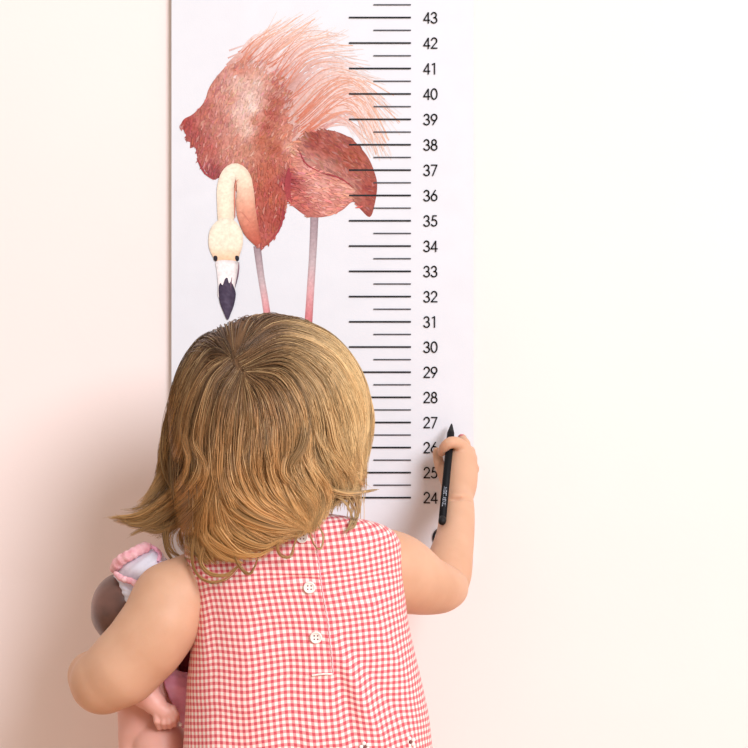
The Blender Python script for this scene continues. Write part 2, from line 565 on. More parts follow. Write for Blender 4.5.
link('plume', mesh_np('plume', v, f, c), M['print'], flam, False)

# dark wing oval and short body dabs
v0 = wash(OUT['oval'], 30)
v0 = (v0[0], v0[1], v0[2] * 0.86)
wing = link('wing', mesh_np('wing', *v0), M['print'], flam, False)
PL, PW, PA, PB = [], [], [], []
polyL, polyR, polyO = (dense(OUT[k]) for k in ('left', 'right', 'oval'))
cand = rng.uniform((180, 50), (380, 250), (5200, 2))
for p in cand:
    pp = p[None]
    if inside(pp, polyL)[0]:
        # plumage runs from the breast up and over to the right
        ang = math.radians(-62 + (p[0] - 240) * 0.25 + rng.normal(0, 14))
        if p[1] > 160 and p[0] > 250: ang = math.radians(-84 + rng.normal(0, 12))
        L = rng.uniform(3, 8)
    elif inside(pp, polyO)[0]:
        ang = math.radians(38 + rng.normal(0, 14)); L = rng.uniform(4, 9)
    elif inside(pp, polyR)[0]:
        ang = math.radians(8 + rng.normal(0, 16) - (p[0] - 330) * 0.2); L = rng.uniform(4, 10)
    else:
        continue
    d = np.array([math.cos(ang), math.sin(ang)])
    if not (inside((p + d * L * .5)[None], polyL)[0] or inside((p + d * L * .5)[None], polyR)[0]): continue
    PL.append([p - d * L / 2, p + np.array([d[1], -d[0]]) * rng.normal(0, .5), p + d * L / 2])
    PW.append(rng.uniform(.8, 2.2))
    cc = cmap(pp)[0] * rng.uniform(0.9, 1.06) + rng.normal(0, 4, 3)
    if rng.random() < .10: cc = cc * .72 + np.array((244, 220, 210.)) * .28
    if inside(pp, polyO)[0]: cc = cc * .86
    elif inside(pp, polyR)[0]: cc = cc * 1.06
    PA.append(cc); PB.append(cc)
for q, wq in (([(289, 168), (287, 186), (288, 202)], 5), ([(291, 172), (289, 190), (292, 204)], 3), ([(284, 205), (280, 228), (266, 245)], 2.2),
              ([(197, 158), (204, 172), (214, 180)], 2), ([(299, 150), (306, 164), (322, 173)], 1.6), ([(322, 173), (340, 178), (354, 188)], 1.6)):
    PL.append(q); PW.append(wq); PA.append(np.array((150, 62, 70.))); PB.append(np.array((168, 76, 76.)))
v, f, c = strokes(PL, PW, PA, PB, 32, m=6)
link('feather_strokes', mesh_np('feather_strokes', v, f, c), M['print'], flam, False)


def tubewash(pts, w, layer, cfun, n=40, m=7):
    q = crom(pts, n); wi = np.interp(np.linspace(0, 1, n), np.linspace(0, 1, len(w)), w)
    t = np.gradient(q, axis=0); t /= np.linalg.norm(t, axis=1, keepdims=True)
    nn = np.stack([-t[:, 1], t[:, 0]], -1)
    u = np.linspace(-1, 1, m)
    P = q[:, None] + nn[:, None] * (wi[:, None, None] / 2) * u[None, :, None]
    I = np.arange(n * m).reshape(n, m)
    F = np.stack([I[:-1, :-1], I[1:, :-1], I[1:, 1:], I[:-1, 1:]], -1).reshape(-1, 4)
    C = np.stack([[cfun(a, b) for b in u] for a in np.linspace(0, 1, n)]).reshape(-1, 3)
    C = C + rng.normal(0, 3.5, (len(C), 1))
    P = P.reshape(-1, 2)
    return WA(P[:, 0], P[:, 1], DS + EPS * layer + 4e-5 * np.repeat(np.linspace(0, 1, n), m)), F, lin(np.clip(C, 0, 255))


def mixc(stops):
    xs = [s[0] for s in stops]; cs = np.array([s[1] for s in stops], float)
    return lambda a: np.array([np.interp(a, xs, cs[:, k]) for k in range(3)])


g1 = mixc([(0, (182, 92, 76)), (.14, (204, 124, 102)), (.3, (228, 166, 140)), (.46, (244, 216, 190)), (.62, (247, 231, 209)), (1, (245, 224, 198))])
neckfun = lambda a, b: g1(a) * (1 - 0.10 * max(0, abs(b) - .55) / .45 * (1.4 if b < 0 else 1))
nk = tubewash([(259, 244), (251, 230), (246, 210), (245.2, 190), (243, 177), (236, 170.5), (229, 175), (225.6, 187), (225.6, 204), (226, 224)],
              [8, 16, 19.5, 19, 16, 14.5, 16, 17.4, 17, 16], 40, neckfun, 60)
link('neck', mesh_np('neck', *nk), M['print'], flam, False)
nl = strokes([[(235, 218), (234.6, 198), (235.6, 184), (238.5, 179)], [(250, 222), (241, 212), (236, 216)]], [1.8, 1.4], [(196, 120, 104)] * 2, [(206, 140, 116)] * 2, 44)
hd = wash([(226, 218), (235, 221), (242, 231), (243, 243), (240, 254), (236, 262), (226, 264), (217, 262), (211, 253), (208.5, 243), (210, 230), (217, 221)], 45,
          cfun=lambda P: mixc([(0, (250, 234, 206)), (.6, (250, 228, 194)), (1, (240, 190, 150))])(0) * 0 + np.array([mixc([(0, (246, 234, 212)), (.62, (246, 228, 204)), (1, (238, 184, 142))])((y - 218) / 46) for x, y in P]), jit=3)
head_print = link('head', mesh_np('head', *hd), M['print'], flam, False)
link('neck_line', mesh_np('neck_line', *nl), M['print'], flam, False)
bk = wash([(217, 261), (236, 261), (239.5, 266), (238, 276), (235.5, 286), (233, 300), (219, 298), (218, 284), (217, 272)], 46,
          cfun=lambda P: np.array([(246, 238, 236)] * len(P)) - np.clip((P[:, :1] - 233) * 9, 0, 60), jit=3)
link('beak', mesh_np('beak', *bk), M['print'], flam, False)
bt = wash([(218.5, 288), (220.5, 283), (222.5, 285), (225, 279), (227.5, 278), (229, 283), (231, 282), (233.5, 286), (235.8, 294), (234, 305), (231, 313), (227.5, 320), (223, 311), (219.5, 301)], 47,
          cfun=lambda P: np.array([(70, 60, 78)] * len(P)) + np.clip(14 - np.abs(P[:, :1] - 227) * 2, -6, 14), jit=5)
link('beak_tip', mesh_np('beak_tip', *bt), M['print'], flam, False)
bl = strokes([[(239, 262), (238, 274), (235, 288)], [(232, 277), (231, 284), (231, 292)]], [1.5, 1.2], [(150, 110, 120)] * 2, [(80, 66, 84)] * 2, 48)
link('beak_line', mesh_np('beak_line', *bl), M['print'], flam, False)
for ex in (215.6, 237.2):
    e = wash([(ex - 2, 256.5), (ex, 255.6), (ex + 1.8, 257), (ex + 1.6, 260.2), (ex - .2, 261.2), (ex - 1.8, 259.6)], 48,
             cfun=lambda P: np.array([(52, 48, 56)] * len(P)), jit=4, step=1)
    link('eye', mesh_np('eye', *e), M['print'], flam, False)
lg = mixc([(0, (160, 140, 146)), (.45, (196, 176, 178)), (.7, (222, 170, 172)), (1, (206, 116, 120))])
for pts in ([(257, 246), (261, 276), (265, 300), (271, 340)], [(314.5, 215), (313, 250), (310.5, 290), (307, 345)]):
    wl = 7.5 if pts[0][0] < 280 else 8.2
    l = tubewash(pts, [wl, wl * .9, wl * .92, wl], 1.2, lambda a, b: lg(min(1, a * 1.2)) * (1 - .22 * max(0, abs(b) - .4)), 50)
    link('leg', mesh_np('leg', *l), M['print'], flam, False)

# ================================================================== CHILD
child = empty('person', (W(305, 748, .25)[0], -0.25, 0))
tag(child, 'person in a pink gingham dress seen from behind, holding a doll and a pencil', 'person')

S = Sculpt((-0.335, -0.37, -0.005), (0.14, 0.0, 0.83), 0.0017)
HC = np.array(W(269, 412, .24))
# trunk
S.ell(W(300, 585, .25), (0.078, 0.045, 0.055), 0.02)
S.ell(W(300, 640, .25), (0.078, 0.05, 0.07), 0.03)
S.ell(W(305, 710, .25), (0.08, 0.058, 0.07), 0.03)
S.ell((-0.062, -0.255, 0.355), (0.082, 0.062, 0.06), 0.03)
S.cone(W(285, 560, .25), .034, W(272, 480, .245), .031, 0.02)
# legs and feet
for sx in (-1, 1):
    hx = -0.062 + sx * 0.042
    S.chain([((hx, -.25, .335), .045), ((hx + sx * .002, -.245, .185), .033), ((hx + sx * .004, -.255, .11), .029), ((hx + sx * .004, -.255, .035), .02)], 0.015)
    S.chain([((hx + sx * .004, -.268, .02), .02), ((hx + sx * .012, -.21, .014), .019), ((hx + sx * .014, -.185, .012), .014)], 0.008)
# head with a face turned to the wall
S.ell(HC, (0.077, 0.082, 0.078), 0.01)
S.ell(HC + (0, 0.03, -0.035), (0.056, 0.05, 0.052), 0.02)
S.ell(HC + (0, 0.068, -0.062), (0.02, 0.016, 0.014), 0.015)
S.cone(HC + (0, .083, -.012), .005, HC + (0, .09, -.028), .0085, .008)
for sx in (-1, 1):
    S.ell(HC + (sx * .034, 0.062, -0.042), (.023, .02, .02), .015)
    S.ell(HC + (sx * .028, 0.088, -0.006), (.013, .01, .008), .006, sub=True)
    S.ell(HC + (sx * .028, 0.074, -0.006), (.011, .011, .011), .002)
    S.ell(HC + (sx * .078, 0.008, -0.02), (.006, .016, .022), .004)
S.ell(HC + (0, 0.083, -0.0475), (.014, .007, .0045), .004)
S.ell(HC + (0, 0.081, -0.055), (.012, .007, .0045), .003)

# left arm wrapped round the doll
LS = W(170, 600, .258)
S.chain([(W(200, 586, .245), .033), (LS, .0310), (W(161, 623, .268), .0315), (W(144, 646, .270), .0315), (W(122, 669, .268), .0305), (W(104, 682, .262), .0280)], 0.014)
S.chain([(W(101, 682, .258), .0275), (W(100, 680, .215), .0270), (W(118, 661, .165), .022), (W(150, 632, .132), .018)], 0.006)
S.ell(W(93.5, 675, .236), (.0235, .026, .0225), .004)
S.chain([(W(150, 632, .132), .018), (W(168, 622, .12), .018), (W(182, 616, .116), .015)], .008)
for k, (dx, dy) in enumerate([(0, -7), (3, -1), (2, 5), (-2, 11)]):
    S.chain([(W(184 + dx, 616 + dy, .116), .0062), (W(196 + dx, 617 + dy, .122), .0056), (W(203 + dx, 619 + dy, .134), .0048)], .002)
S.chain([(W(164, 612, .122), .0075), (W(172, 602, .128), .006), (W(180, 598, .138), .005)], .004)

# right arm reaching to the chart
def smooth_chain(pts, k, n):
    a = crom([(*p, r) for p, r in pts], n)
    S.chain([(q[:3], q[3]) for q in a], k)


smooth_chain([(W(372, 566, .238), .036), (W(397, 573, .226), .0355), (W(422, 584, .208), .0278), (W(439, 588, .192), .0232), (W(448, 588, .180), .0190)], 0.002, 18)
smooth_chain([(W(445, 581, .163), .0228), (W(448, 569, .155), .0220), (W(451.5, 554, .143), .0196), (W(455.5, 534, .120), .0172), (W(457, 512, .094), .0162), (W(456.5, 497, .072), .0150)], 0.003, 18)
# hand: wrist, back of the hand, then five fingers
smooth_chain([(W(457, 496, .071), .0146), (W(459.5, 484, .056), .0158), (W(461, 468, .044), .0150), (W(461, 455, .040), .0120)], 0.004, 10)
S.ell(W(463.5, 466, .040), (.0115, .015, .018), .005)
# index, bent over the pencil
smooth_chain([(W(462, 448, .042), .0072), (W(456.5, 443.2, .0515), .0060), (W(450, 442.6, .0560), .0053), (W(445, 446.5, .0545), .0049), (W(441.8, 452, .0485), .0044)], .0014, 12)
# middle finger, tip showing above the knuckle
S.chain([(W(466, 453, .038), .0074), (W(463.8, 444, .030), .0060), (W(462, 438.6, .022), .0048)], .002)
# ring and little finger curled behind
S.chain([(W(470, 459, .036), .0074), (W(469, 452, .026), .0060), (W(460, 452, .020), .0054), (W(453, 458, .021), .0048)], .002)
S.chain([(W(472, 469, .036), .0072), (W(470, 465, .026), .0056), (W(461, 466, .020), .0050), (W(454, 470, .022), .0044)], .002)
# thumb, leaving the side of the palm and passing behind the pencil
smooth_chain([(W(452, 488, .056), .0088), (W(443.5, 474, .045), .0058), (W(439.0, 463, .038), .0050), (W(436.9, 451.5, .032), .0044)], .0012, 10)
# wrist and elbow creases
S.chain([(W(446, 499.5, .0975), .0014), (W(456, 500.5, .1012), .0014), (W(470, 499, .0955), .0014)], .006, sub=True)
S.chain([(W(430, 552, .196), .0026), (W(442, 561, .186), .0026), (W(456, 575, .178), .0020)], .003, sub=True)
body_me = S.mesh('body', 3)
body = link('body', body_me, M['skin'], child)
del S
# nail of the middle finger
bm = bmesh.new()
bmesh.ops.create_uvsphere(bm, u_segments=14, v_segments=8, radius=1)
p = W(461.6, 436.9, .0225)
for v in bm.verts:
    v.co = (p[0] + v.co.x * .0036, p[1] + v.co.y * .0045, p[2] + v.co.z * .0030)
link('finger_nail', mesh_bm('finger_nail', bm), M['nail'], child)

# ---- dress
rows = np.array([
    # py, left px, right px, half depth, centre depth
    (508, 246, 300, .034, .25), (512, 238, 318, .038, .25), (516, 222, 346, .042, .251), (520, 210, 368, .0445, .252), (525, 199, 384, .047, .252),
    (532, 190, 395, .0495, .252), (542, 184, 400.5, .052, .251), (560, 185, 403, .055, .25), (580, 189, 404, .058, .25), (600, 193, 405.5, .060, .25),
    (620, 193, 408, .062, .25), (640, 191.5, 412, .064, .251), (680, 187, 421.5, .068, .252), (715, 185, 429, .071, .253), (748, 183, 432.5, .074, .254),
    (800, 178, 440, .08, .255), (885, 168, 452, .088, .255)], float)
NR, NT = 300, 420
pys = np.concatenate([np.linspace(508, 545, 70, endpoint=False), np.linspace(545, 885, NR - 70)])
xl = np.interp(pys, rows[:, 0], rows[:, 1]); xr = np.interp(pys, rows[:, 0], rows[:, 2])
hd_ = np.interp(pys, rows[:, 0], rows[:, 3]); cd = np.interp(pys, rows[:, 0], rows[:, 4])


def sm(a, k=9):
    ker = np.ones(k) / k
    return np.convolve(np.pad(a, k // 2, mode='edge'), ker, 'valid')


xl, xr, hd_, cd = (sm(a) for a in (xl, xr, hd_, cd))
PLK = np.array([(500, 309), (545, 316), (590, 321.5), (620, 327), (660, 331.5), (700, 334), (748, 338), (885, 346)], float)


def plx(py): return np.interp(py, PLK[:, 0], PLK[:, 1])


th = np.linspace(0, 2 * np.pi, NT, endpoint=False)          # 0 = right, pi/2 = back (to the camera)
ex = 2 / 2.5
cx_ = np.sign(np.cos(th)) * np.abs(np.cos(th)) ** ex
sx_ = np.sign(np.sin(th)) * np.abs(np.sin(th)) ** ex
PX = (xl[:, None] + xr[:, None]) / 2 + (xr - xl)[:, None] / 2 * cx_[None]
PY = np.repeat(pys[:, None], NT, 1)
DD = cd[:, None] + hd_[:, None] * sx_[None]


def seg_d(px, py, a, b):
    a = np.array(a, float); b = np.array(b, float); ab = b - a
    t = np.clip(((px - a[0]) * ab[0] + (py - a[1]) * ab[1]) / (ab @ ab), 0, 1)
    dx = px - a[0] - t * ab[0]; dy = py - a[1] - t * ab[1]
    return np.hypot(dx, dy), t


FOLDS = [  # a, b, amplitude mm, width px
    ((333, 640), (392, 760), 2.6, 9), ((336, 662), (362, 770), -2.0, 8), ((345, 640), (418, 740), -1.6, 8), ((372, 610), (428, 720), 1.6, 10),
    ((330, 560), (400, 530), 1.2, 10), ((345, 590), (402, 566), -1.0, 8), ((340, 615), (404, 600), 1.2, 8),
    ((199, 560), (205, 660), 1.6, 7), ((214, 580), (218, 760), -1.2, 12), ((250, 600), (246, 770), 1.4, 14), ((290, 640), (286, 780), -1.4, 14),
    ((284, 577), (318, 579), -1.6, 2.2), ((275, 572), (320, 572), 1.4, 4), ((255, 590), (300, 583), 1.0, 5), ((240, 625), (312, 632), -.8, 5), ((245, 655), (322, 650), .9, 6),
    ((330, 700), (300, 780), 1.6, 12), ((205, 700), (300, 720), .8, 9), ((200, 520), (186, 600), 1.4, 6)]


def fold(px, py):
    r = np.zeros_like(px)
    for a, b, amp, w in FOLDS:
        d, t = seg_d(px, py, a, b)
        r += amp * 0.0014 * np.exp(-(d / w) ** 2) * np.clip(np.sin(np.pi * np.clip(t, 0.06, .94)) ** .5, 0, 1)
    return r


backw = np.clip(sx_, 0, 1) ** 0.3
DD = DD + fold(PX, PY) * backw[None]
# placket: overlap step along its line on the back
stp = (PX - plx(PY)); on = (PY > 505) & (PY < 676)
DD = DD + np.where(on, 0.0016 / (1 + np.exp(stp / 0.45)) * np.exp(-np.clip(-stp, 0, 60) / 26), 0) * backw[None] * (sx_ > 0)[None]
low = np.clip((PY - 650) / 240, 0, 1)
DD = DD + low * 0.004 * np.sin(th * 11 + 1)[None]
PTS = WA(PX, PY, DD)
# cloth coordinates: arc length from the placket along the ring, and arc length down the cloth
seg = np.linalg.norm(np.roll(PTS, -1, 1) - PTS, axis=2)
arcl = np.concatenate([np.zeros((len(pys), 1)), np.cumsum(seg, 1)[:, :-1]], 1)
u0 = np.zeros(len(pys))
half = NT // 2
for i in range(len(pys)):
    xb = PX[i, :half][::-1]; ab = arcl[i, :half][::-1]
    u0[i] = np.interp(plx(pys[i]), xb, ab)
U = u0[:, None] - arcl                                        # + to the right
U = np.where(U < -seg.sum(1)[:, None] * 0.5 - .02, U + 0 * U, U)
dv = np.linalg.norm(np.diff(PTS[:, NT // 4], axis=0), axis=1)
Vv = np.concatenate([[0], np.cumsum(dv)])
VV = np.repeat(-Vv[:, None], NT, 1) - np.clip(U, 0, .12) * 0.17 + np.clip(-U, 0, .14) * 0.03
VV = VV + 0.0009 * np.sin(U * 50) + fold(PX, PY) * 0.9
U = U + 0.0006 * np.sin(Vv[:, None] * 40 + U * 20)
# close the ring with a doubled seam column so the pattern does not smear
PTSc = np.concatenate([PTS, PTS[:, :1]], 1)
Uc = np.concatenate([U, (u0 - seg.sum(1))[:, None]], 1); Vc = np.concatenate([VV, VV[:, -1:]], 1)
I = np.arange(PTSc.shape[0] * PTSc.shape[1]).reshape(PTSc.shape[:2])
F = np.stack([I[:-1, :-1], I[:-1, 1:], I[1:, 1:], I[1:, :-1]], -1).reshape(-1, 4)
dress = link('dress', mesh_np('dress', PTSc.reshape(-1, 3), F, uvs=np.stack([Uc, Vc], -1).reshape(-1, 2)), M['dress'], child)


def dress_d(px, py):
    i = int(np.argmin(abs(pys - py)))
    j = int(np.argmin(abs(PX[i, :half] - px)))
    return DD[i, j]


# stitched foot of the placket
bm = bmesh.new()
pts = [(312, 675.5), (318, 674.5), (324, 674), (332.5, 674)]
P3 = np.array([WA(a, b, dress_d(a, b) + .0012) for a, b in pts])[None]
v, f, c = tubes(P3, np.full((1, 4), .0009), np.ones((1, 4, 3)), 6)
link('placket_stitching', mesh_np('placket_stitching', v, f), M['button'], dress)
nl_ = 24
pp = np.linspace(520, 674, nl_)
P3 = np.array([WA(plx(y) + .6, y, dress_d(plx(y) - 1, y) + .0002) for y in pp])[None]
v, f, c = tubes(P3, np.full((1, nl_), .0005), np.ones((1, nl_, 3)), 6)
link('placket_edge', mesh_np('placket_edge', v, f), M['doll_trim'], dress)


def make_button(px, py, R, name='button'):
    d = dress_d(px, py) + .0016
    bm = bmesh.new()
    prof = [(0, .0007), (.55, .0007), (.66, .0009), (.78, .0016), (.9, .0017), (1, .0010), (1, 0), (.9, -.0006), (0, -.0006)]
    n = 28; rings = []
    for r, h in prof:
        rings.append([bm.verts.new((r * R * math.cos(2 * math.pi * k / n), -h, r * R * math.sin(2 * math.pi * k / n))) for k in range(n)] if r > 0 else [bm.verts.new((0, -h, 0))])
    for a, b in zip(rings[:-1], rings[1:]):
        for k in range(n):
            k2 = (k + 1) % n
            if len(a) == 1: bm.faces.new([a[0], b[k], b[k2]])
            elif len(b) == 1: bm.faces.new([a[k], b[0], a[k2]])
            else: bm.faces.new([a[k], b[k], b[k2], a[k2]])
    o = W(px, py, d)
    for v in bm.verts: v.co = [v.co[i] + o[i] for i in range(3)]
    b = link(name, mesh_bm(name, bm), M['button'], dress)
    bm = bmesh.new()
    for ax, az in ((-.28, .28), (.28, .28), (-.28, -.28), (.28, -.28)):
        r = bmesh.ops.create_uvsphere(bm, u_segments=8, v_segments=6, radius=R * .13)
        for v in r['verts']: v.co = (v.co.x + o[0] + ax * R, v.co.y * .5 + o[1] - .0008, v.co.z + o[2] + az * R)
    link('button_holes', mesh_bm('button_holes', bm), M['thread'], b)
    return b


for px, py in ((302, 537), (309.5, 587.5), (316, 637.5)):
    make_button(px, py, .0054)
# small embroidered flowers low on the back
for px, py in ((410.5, 742), (365, 747)):
    d = dress_d(px, py) + .001
    bm = bmesh.new(); o = W(px, py, d)
    for k in range(5):
        a = 2 * math.pi * k / 5 + .6
        r = bmesh.ops.create_uvsphere(bm, u_segments=10, v_segments=6, radius=.0019)
        for v in r['verts']: v.co = (v.co.x + o[0] + .0032 * math.cos(a), v.co.y * .5 + o[1], v.co.z + o[2] + .0032 * math.sin(a))
    fl_ = link('embroidered_flower', mesh_bm('embroidered_flower', bm), M['button'], dress)
    bm = bmesh.new(); r = bmesh.ops.create_uvsphere(bm, u_segments=10, v_segments=6, radius=.0015)
    for v in r['verts']: v.co = (v.co.x + o[0], v.co.y * .6 + o[1] - .0006, v.co.z + o[2])
    link('flower_centre', mesh_bm('flower_centre', bm), M['thread'], fl_)

# ================================================================== HAIR
HX, HY, HD = 269.0, 411.0, .24
RX, RYd, RZ = 0.0915, 0.095, 0.0885
SCL = MM * (1 - HD / CAMD)
RPX, RPZ = RX / SCL, RZ / SCL


def shell(px, py):
    x = (px - HX) / RPX
    y = np.where(py < HY, (py - HY) / RPZ, (py - HY) / (RPZ * 2.6))
    q = np.clip(1 - x * x - y * y, 0, 1)
    d = HD + RYd * np.sqrt(q)
    # never inside the back of the dress
    pm = np.clip(py, 508, 880)
    a, b, h, c = (np.interp(pm, rows[:, 0], rows[:, k]) for k in (1, 2, 3, 4))
    nx = np.abs((px - (a + b) / 2) / ((b - a) / 2))
    dd = np.where(nx < 1, c + h * np.clip(1 - nx ** 2.5, 0, 1) ** .4 + .0045, 0)
    return np.where(py > 506, np.maximum(d, dd * np.clip((py - 506) / 14, 0, 1)), d)


def hair_col(px, t, rnd, py, seed=0):
    """root -> tip tone, paler to the right, ashy to the left"""
    r = np.random.default_rng(seed + 77)
    root = lin((104, 76, 50)); mid = lin((166, 124, 80)); tip = lin((222, 170, 106)); pale = lin((226, 192, 136))
    t = t[..., None]
    c = np.where(t < .5, root + (mid - root) * t * 2, mid + (tip - mid) * (t - .5) * 2)
    k = np.clip((px - 275) / 80, 0, 1)[..., None] * .75
    c = c * (1 - k) + pale * k
    k2 = np.clip((205 - px) / 45, 0, 1)[..., None] * .5
    c = c * (1 - k2) + lin((142, 114, 74)) * k2
    pick = r.random((len(px), 1, 1))
    c = np.where(pick > .86, c * .65 + lin((236, 202, 146)) * .35, c)
    c = np.where(pick < .16, c * .62, c)
    c = c * rnd
    mx = c.max(-1, keepdims=True)
    return c * np.where(mx > .62, (.62 + (1 - np.exp(-(mx - .62) / .3)) * .25) / np.maximum(mx, 1e-6), 1)


MH = 30
GUIDES = [
    [(234, 354), (224, 337), (208, 334), (190, 350), (177, 380), (170, 412), (165, 440), (164, 462), (169, 482)],
    [(232, 356), (214, 346), (196, 362), (178, 398), (168, 432), (163, 455), (165, 474), (170, 488)],
    [(230, 354), (206, 366), (188, 400), (182, 436), (187, 458), (180, 480), (162, 500), (144, 513), (128, 518), (113, 518)],
    [(231, 357), (208, 376), (194, 408), (189, 440), (194, 462), (187, 482), (168, 503), (146, 517), (128, 522)],
    [(232, 360), (212, 380), (202, 412), (198, 444), (204, 468), (196, 486), (176, 507), (154, 521), (132, 524)],
    [(233, 363), (216, 386), (208, 420), (206, 452), (209, 476), (199, 498), (184, 515), (166, 526), (150, 530)],
    [(234, 366), (219, 390), (211, 424), (209, 455), (208, 482), (196, 506), (180, 524), (168, 536), (170, 552), (184, 564)],
    [(235, 368), (221, 392), (213, 426), (212, 456), (211, 484), (204, 510), (198, 532), (199, 550), (208, 562)],
    [(236, 370), (223, 394), (216, 428), (214, 458), (215, 488), (212, 514), (213, 536), (222, 552), (236, 560)],
    [(237, 372), (226, 396), (219, 430), (217, 460), (219, 490), (226, 514), (238, 534), (256, 548), (270, 548)],
    [(238, 374), (230, 398), (224, 430), (222, 460), (225, 488), (238, 512), (256, 528), (280, 538), (294, 536)],
    [(239, 376), (235, 400), (231, 430), (229, 462), (233, 488), (248, 509), (268, 523), (290, 531), (302, 530)],
    [(241, 378), (242, 400), (240, 430), (237, 460), (243, 487), (258, 507), (276, 520), (296, 527), (305, 529)],
    [(243, 378), (249, 402), (250, 430), (247, 458), (252, 486), (266, 506), (284, 519), (300, 526), (306, 530)],
    [(245, 377), (256, 400), (260, 430), (259, 458), (263, 482), (276, 502), (292, 516), (304, 524), (308, 530)],
    [(246, 375), (262, 394), (270, 424), (272, 452), (276, 476), (286, 496), (298, 512), (307, 522), (309, 531)],
    [(247, 373), (268, 388), (281, 416), (284, 444), (283, 468), (290, 488), (302, 504), (310, 516), (310, 530)],
    [(248, 371), (273, 381), (290, 408), (295, 436), (290, 462), (296, 480), (310, 498), (316, 512), (312, 528)],
    [(249, 369), (278, 374), (298, 400), (305, 430), (304, 456), (311, 476), (320, 492), (322, 508), (316, 526)],
    [(249, 367), (282, 367), (306, 392), (315, 424), (318, 450), (326, 470), (334, 486), (336, 498), (330, 512)],
    [(249, 365), (284, 360), (314, 384), (326, 416), (332, 444), (342, 464), (350, 478), (352, 490), (342, 500)],
    [(248, 362), (286, 352), (322, 374), (338, 408), (346, 436), (354, 458), (360, 474), (360, 486)],
    [(247, 359), (286, 344), (328, 364), (348, 398), (357, 430), (360, 454), (361, 472), (362, 484)],
    [(245, 355), (284, 335), (330, 352), (355, 388), (365, 420), (364, 444), (361, 460), (361, 476)],
    [(243, 351), (280, 327), (328, 340), (358, 376), (369, 410), (367, 436), (362, 458), (361, 474)],
    [(241, 349), (274, 318), (326, 332), (360, 370), (371, 406), (369, 434), (364, 456), (362, 470)],
]
PA_, PB_ = np.array((223., 346.)), np.array((243., 373.))
for g in GUIDES:
    q = np.array(g[0], float); t_ = np.clip((q - PA_) @ (PB_ - PA_) / ((PB_ - PA_) @ (PB_ - PA_)), .05, 1)
    pr = PA_ + t_ * (PB_ - PA_); q = q + .75 * (pr - q); g[0] = (q[0], q[1])
G = np.stack([crom(g, 60) for g in GUIDES])            # k,60,2


def strand_set(n, s_lo, s_hi, layer_lo, layer_hi, t0max, jitter, rad, clumps, bright=(0.7, 1.2), tipr=0.25, seed=0):
    r = np.random.default_rng(seed)
    K = len(GUIDES) - 1
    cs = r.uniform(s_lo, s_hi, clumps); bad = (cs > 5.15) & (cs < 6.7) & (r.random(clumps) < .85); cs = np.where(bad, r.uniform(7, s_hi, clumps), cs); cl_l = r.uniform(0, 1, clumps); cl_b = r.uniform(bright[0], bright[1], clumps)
    cphase = r.uniform(0, 6.28, (clumps, 3))
    ci = r.integers(0, clumps, n)
    s = np.clip(cs[ci] + r.normal(0, .17, n), 0, K - 1e-4)
    sv = s[:, None] + (r.normal(0, .12, n))[:, None] * np.linspace(0, 1, MH)[None]
    sv = np.clip(sv, 0, K - 1e-4)
    # pull towards the clump centre near the tips
    pull = np.linspace(0, .75, MH)[None] ** 1.5
    sv = sv * (1 - pull) + cs[ci][:, None] * pull + 0
    sv = np.clip(sv, 0, K - 1e-4)
    t0 = r.uniform(0, t0max, n) * r.random(n) ** .3
    t1 = np.clip(r.normal(.96, .05, n), .7, 1.0)
    tt = t0[:, None] + (t1 - t0)[:, None] * np.linspace(0, 1, MH)[None]
    fi = tt * 59; i0 = np.clip(fi.astype(int), 0, 58); f = (fi - i0)[..., None]
    k0 = sv.astype(int); kf = (sv - k0)[..., None]
    P = ((G[k0, i0] * (1 - f) + G[k0, i0 + 1] * f) * (1 - kf) + (G[k0 + 1, i0] * (1 - f) + G[k0 + 1, i0 + 1] * f) * kf)
    L = np.linspace(0, 1, MH)[None]
    amp = (0.3 + 1.5 * L) * jitter
    ph = cphase[ci]; ph2 = r.uniform(0, 6.28, (n, 2))
    P[..., 0] += amp * (.9 * np.sin(ph[:, :1] + 8 * tt) + .22 * np.sin(ph2[:, :1] + 11 * tt)) + r.normal(0, .7, (n, 1)) * (.5 + L)
    P[..., 1] += amp * .6 * np.sin(ph[:, 1:2] + 8 * tt) + r.normal(0, 1.2, (n, 1))
    lay = layer_lo + (layer_hi - layer_lo) * np.clip(cl_l[ci] + r.normal(0, .15, n), 0, 1)
    ramp = np.clip(L * 6 + (t0[:, None] > 0.02) * 0, 0, 1)
    d = shell(P[..., 0], P[..., 1]) + np.where(P[..., 1] > 506, np.maximum(lay[:, None], -.001), lay[:, None]) * ramp - .004 * (1 - ramp)
    d += (.0045 * np.sin(P[..., 1] / 11.5 + s[:, None] * .9) + .0035 * np.sin(ph[:, 2:3] + 9 * tt)) * np.clip((P[..., 1] - 400) / 70, 0, 1) * np.clip((540 - P[..., 1]) / 40, 0.1, 1)
    pts = WA(P[..., 0], P[..., 1], d)
    R = rad * r.uniform(.75, 1.25, n)[:, None] * np.interp(L, [0, .08, .75, 1], [.6, 1, .9, tipr])
    tb = np.random.default_rng(123).normal(0, 1, 150); tb2 = np.random.default_rng(124).normal(0, 1, 600)
    streak = np.exp(.26 * np.interp(s, np.linspace(0, K, 150), tb) + .24 * np.interp(s, np.linspace(0, K, 600), tb2))
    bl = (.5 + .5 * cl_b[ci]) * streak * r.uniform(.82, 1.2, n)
    C = hair_col(P[..., 0], .35 * tt + .65 * np.clip((P[..., 1] - 345) / 185, 0, 1), bl[:, None, None], P[..., 1], seed)
    return pts, R, C


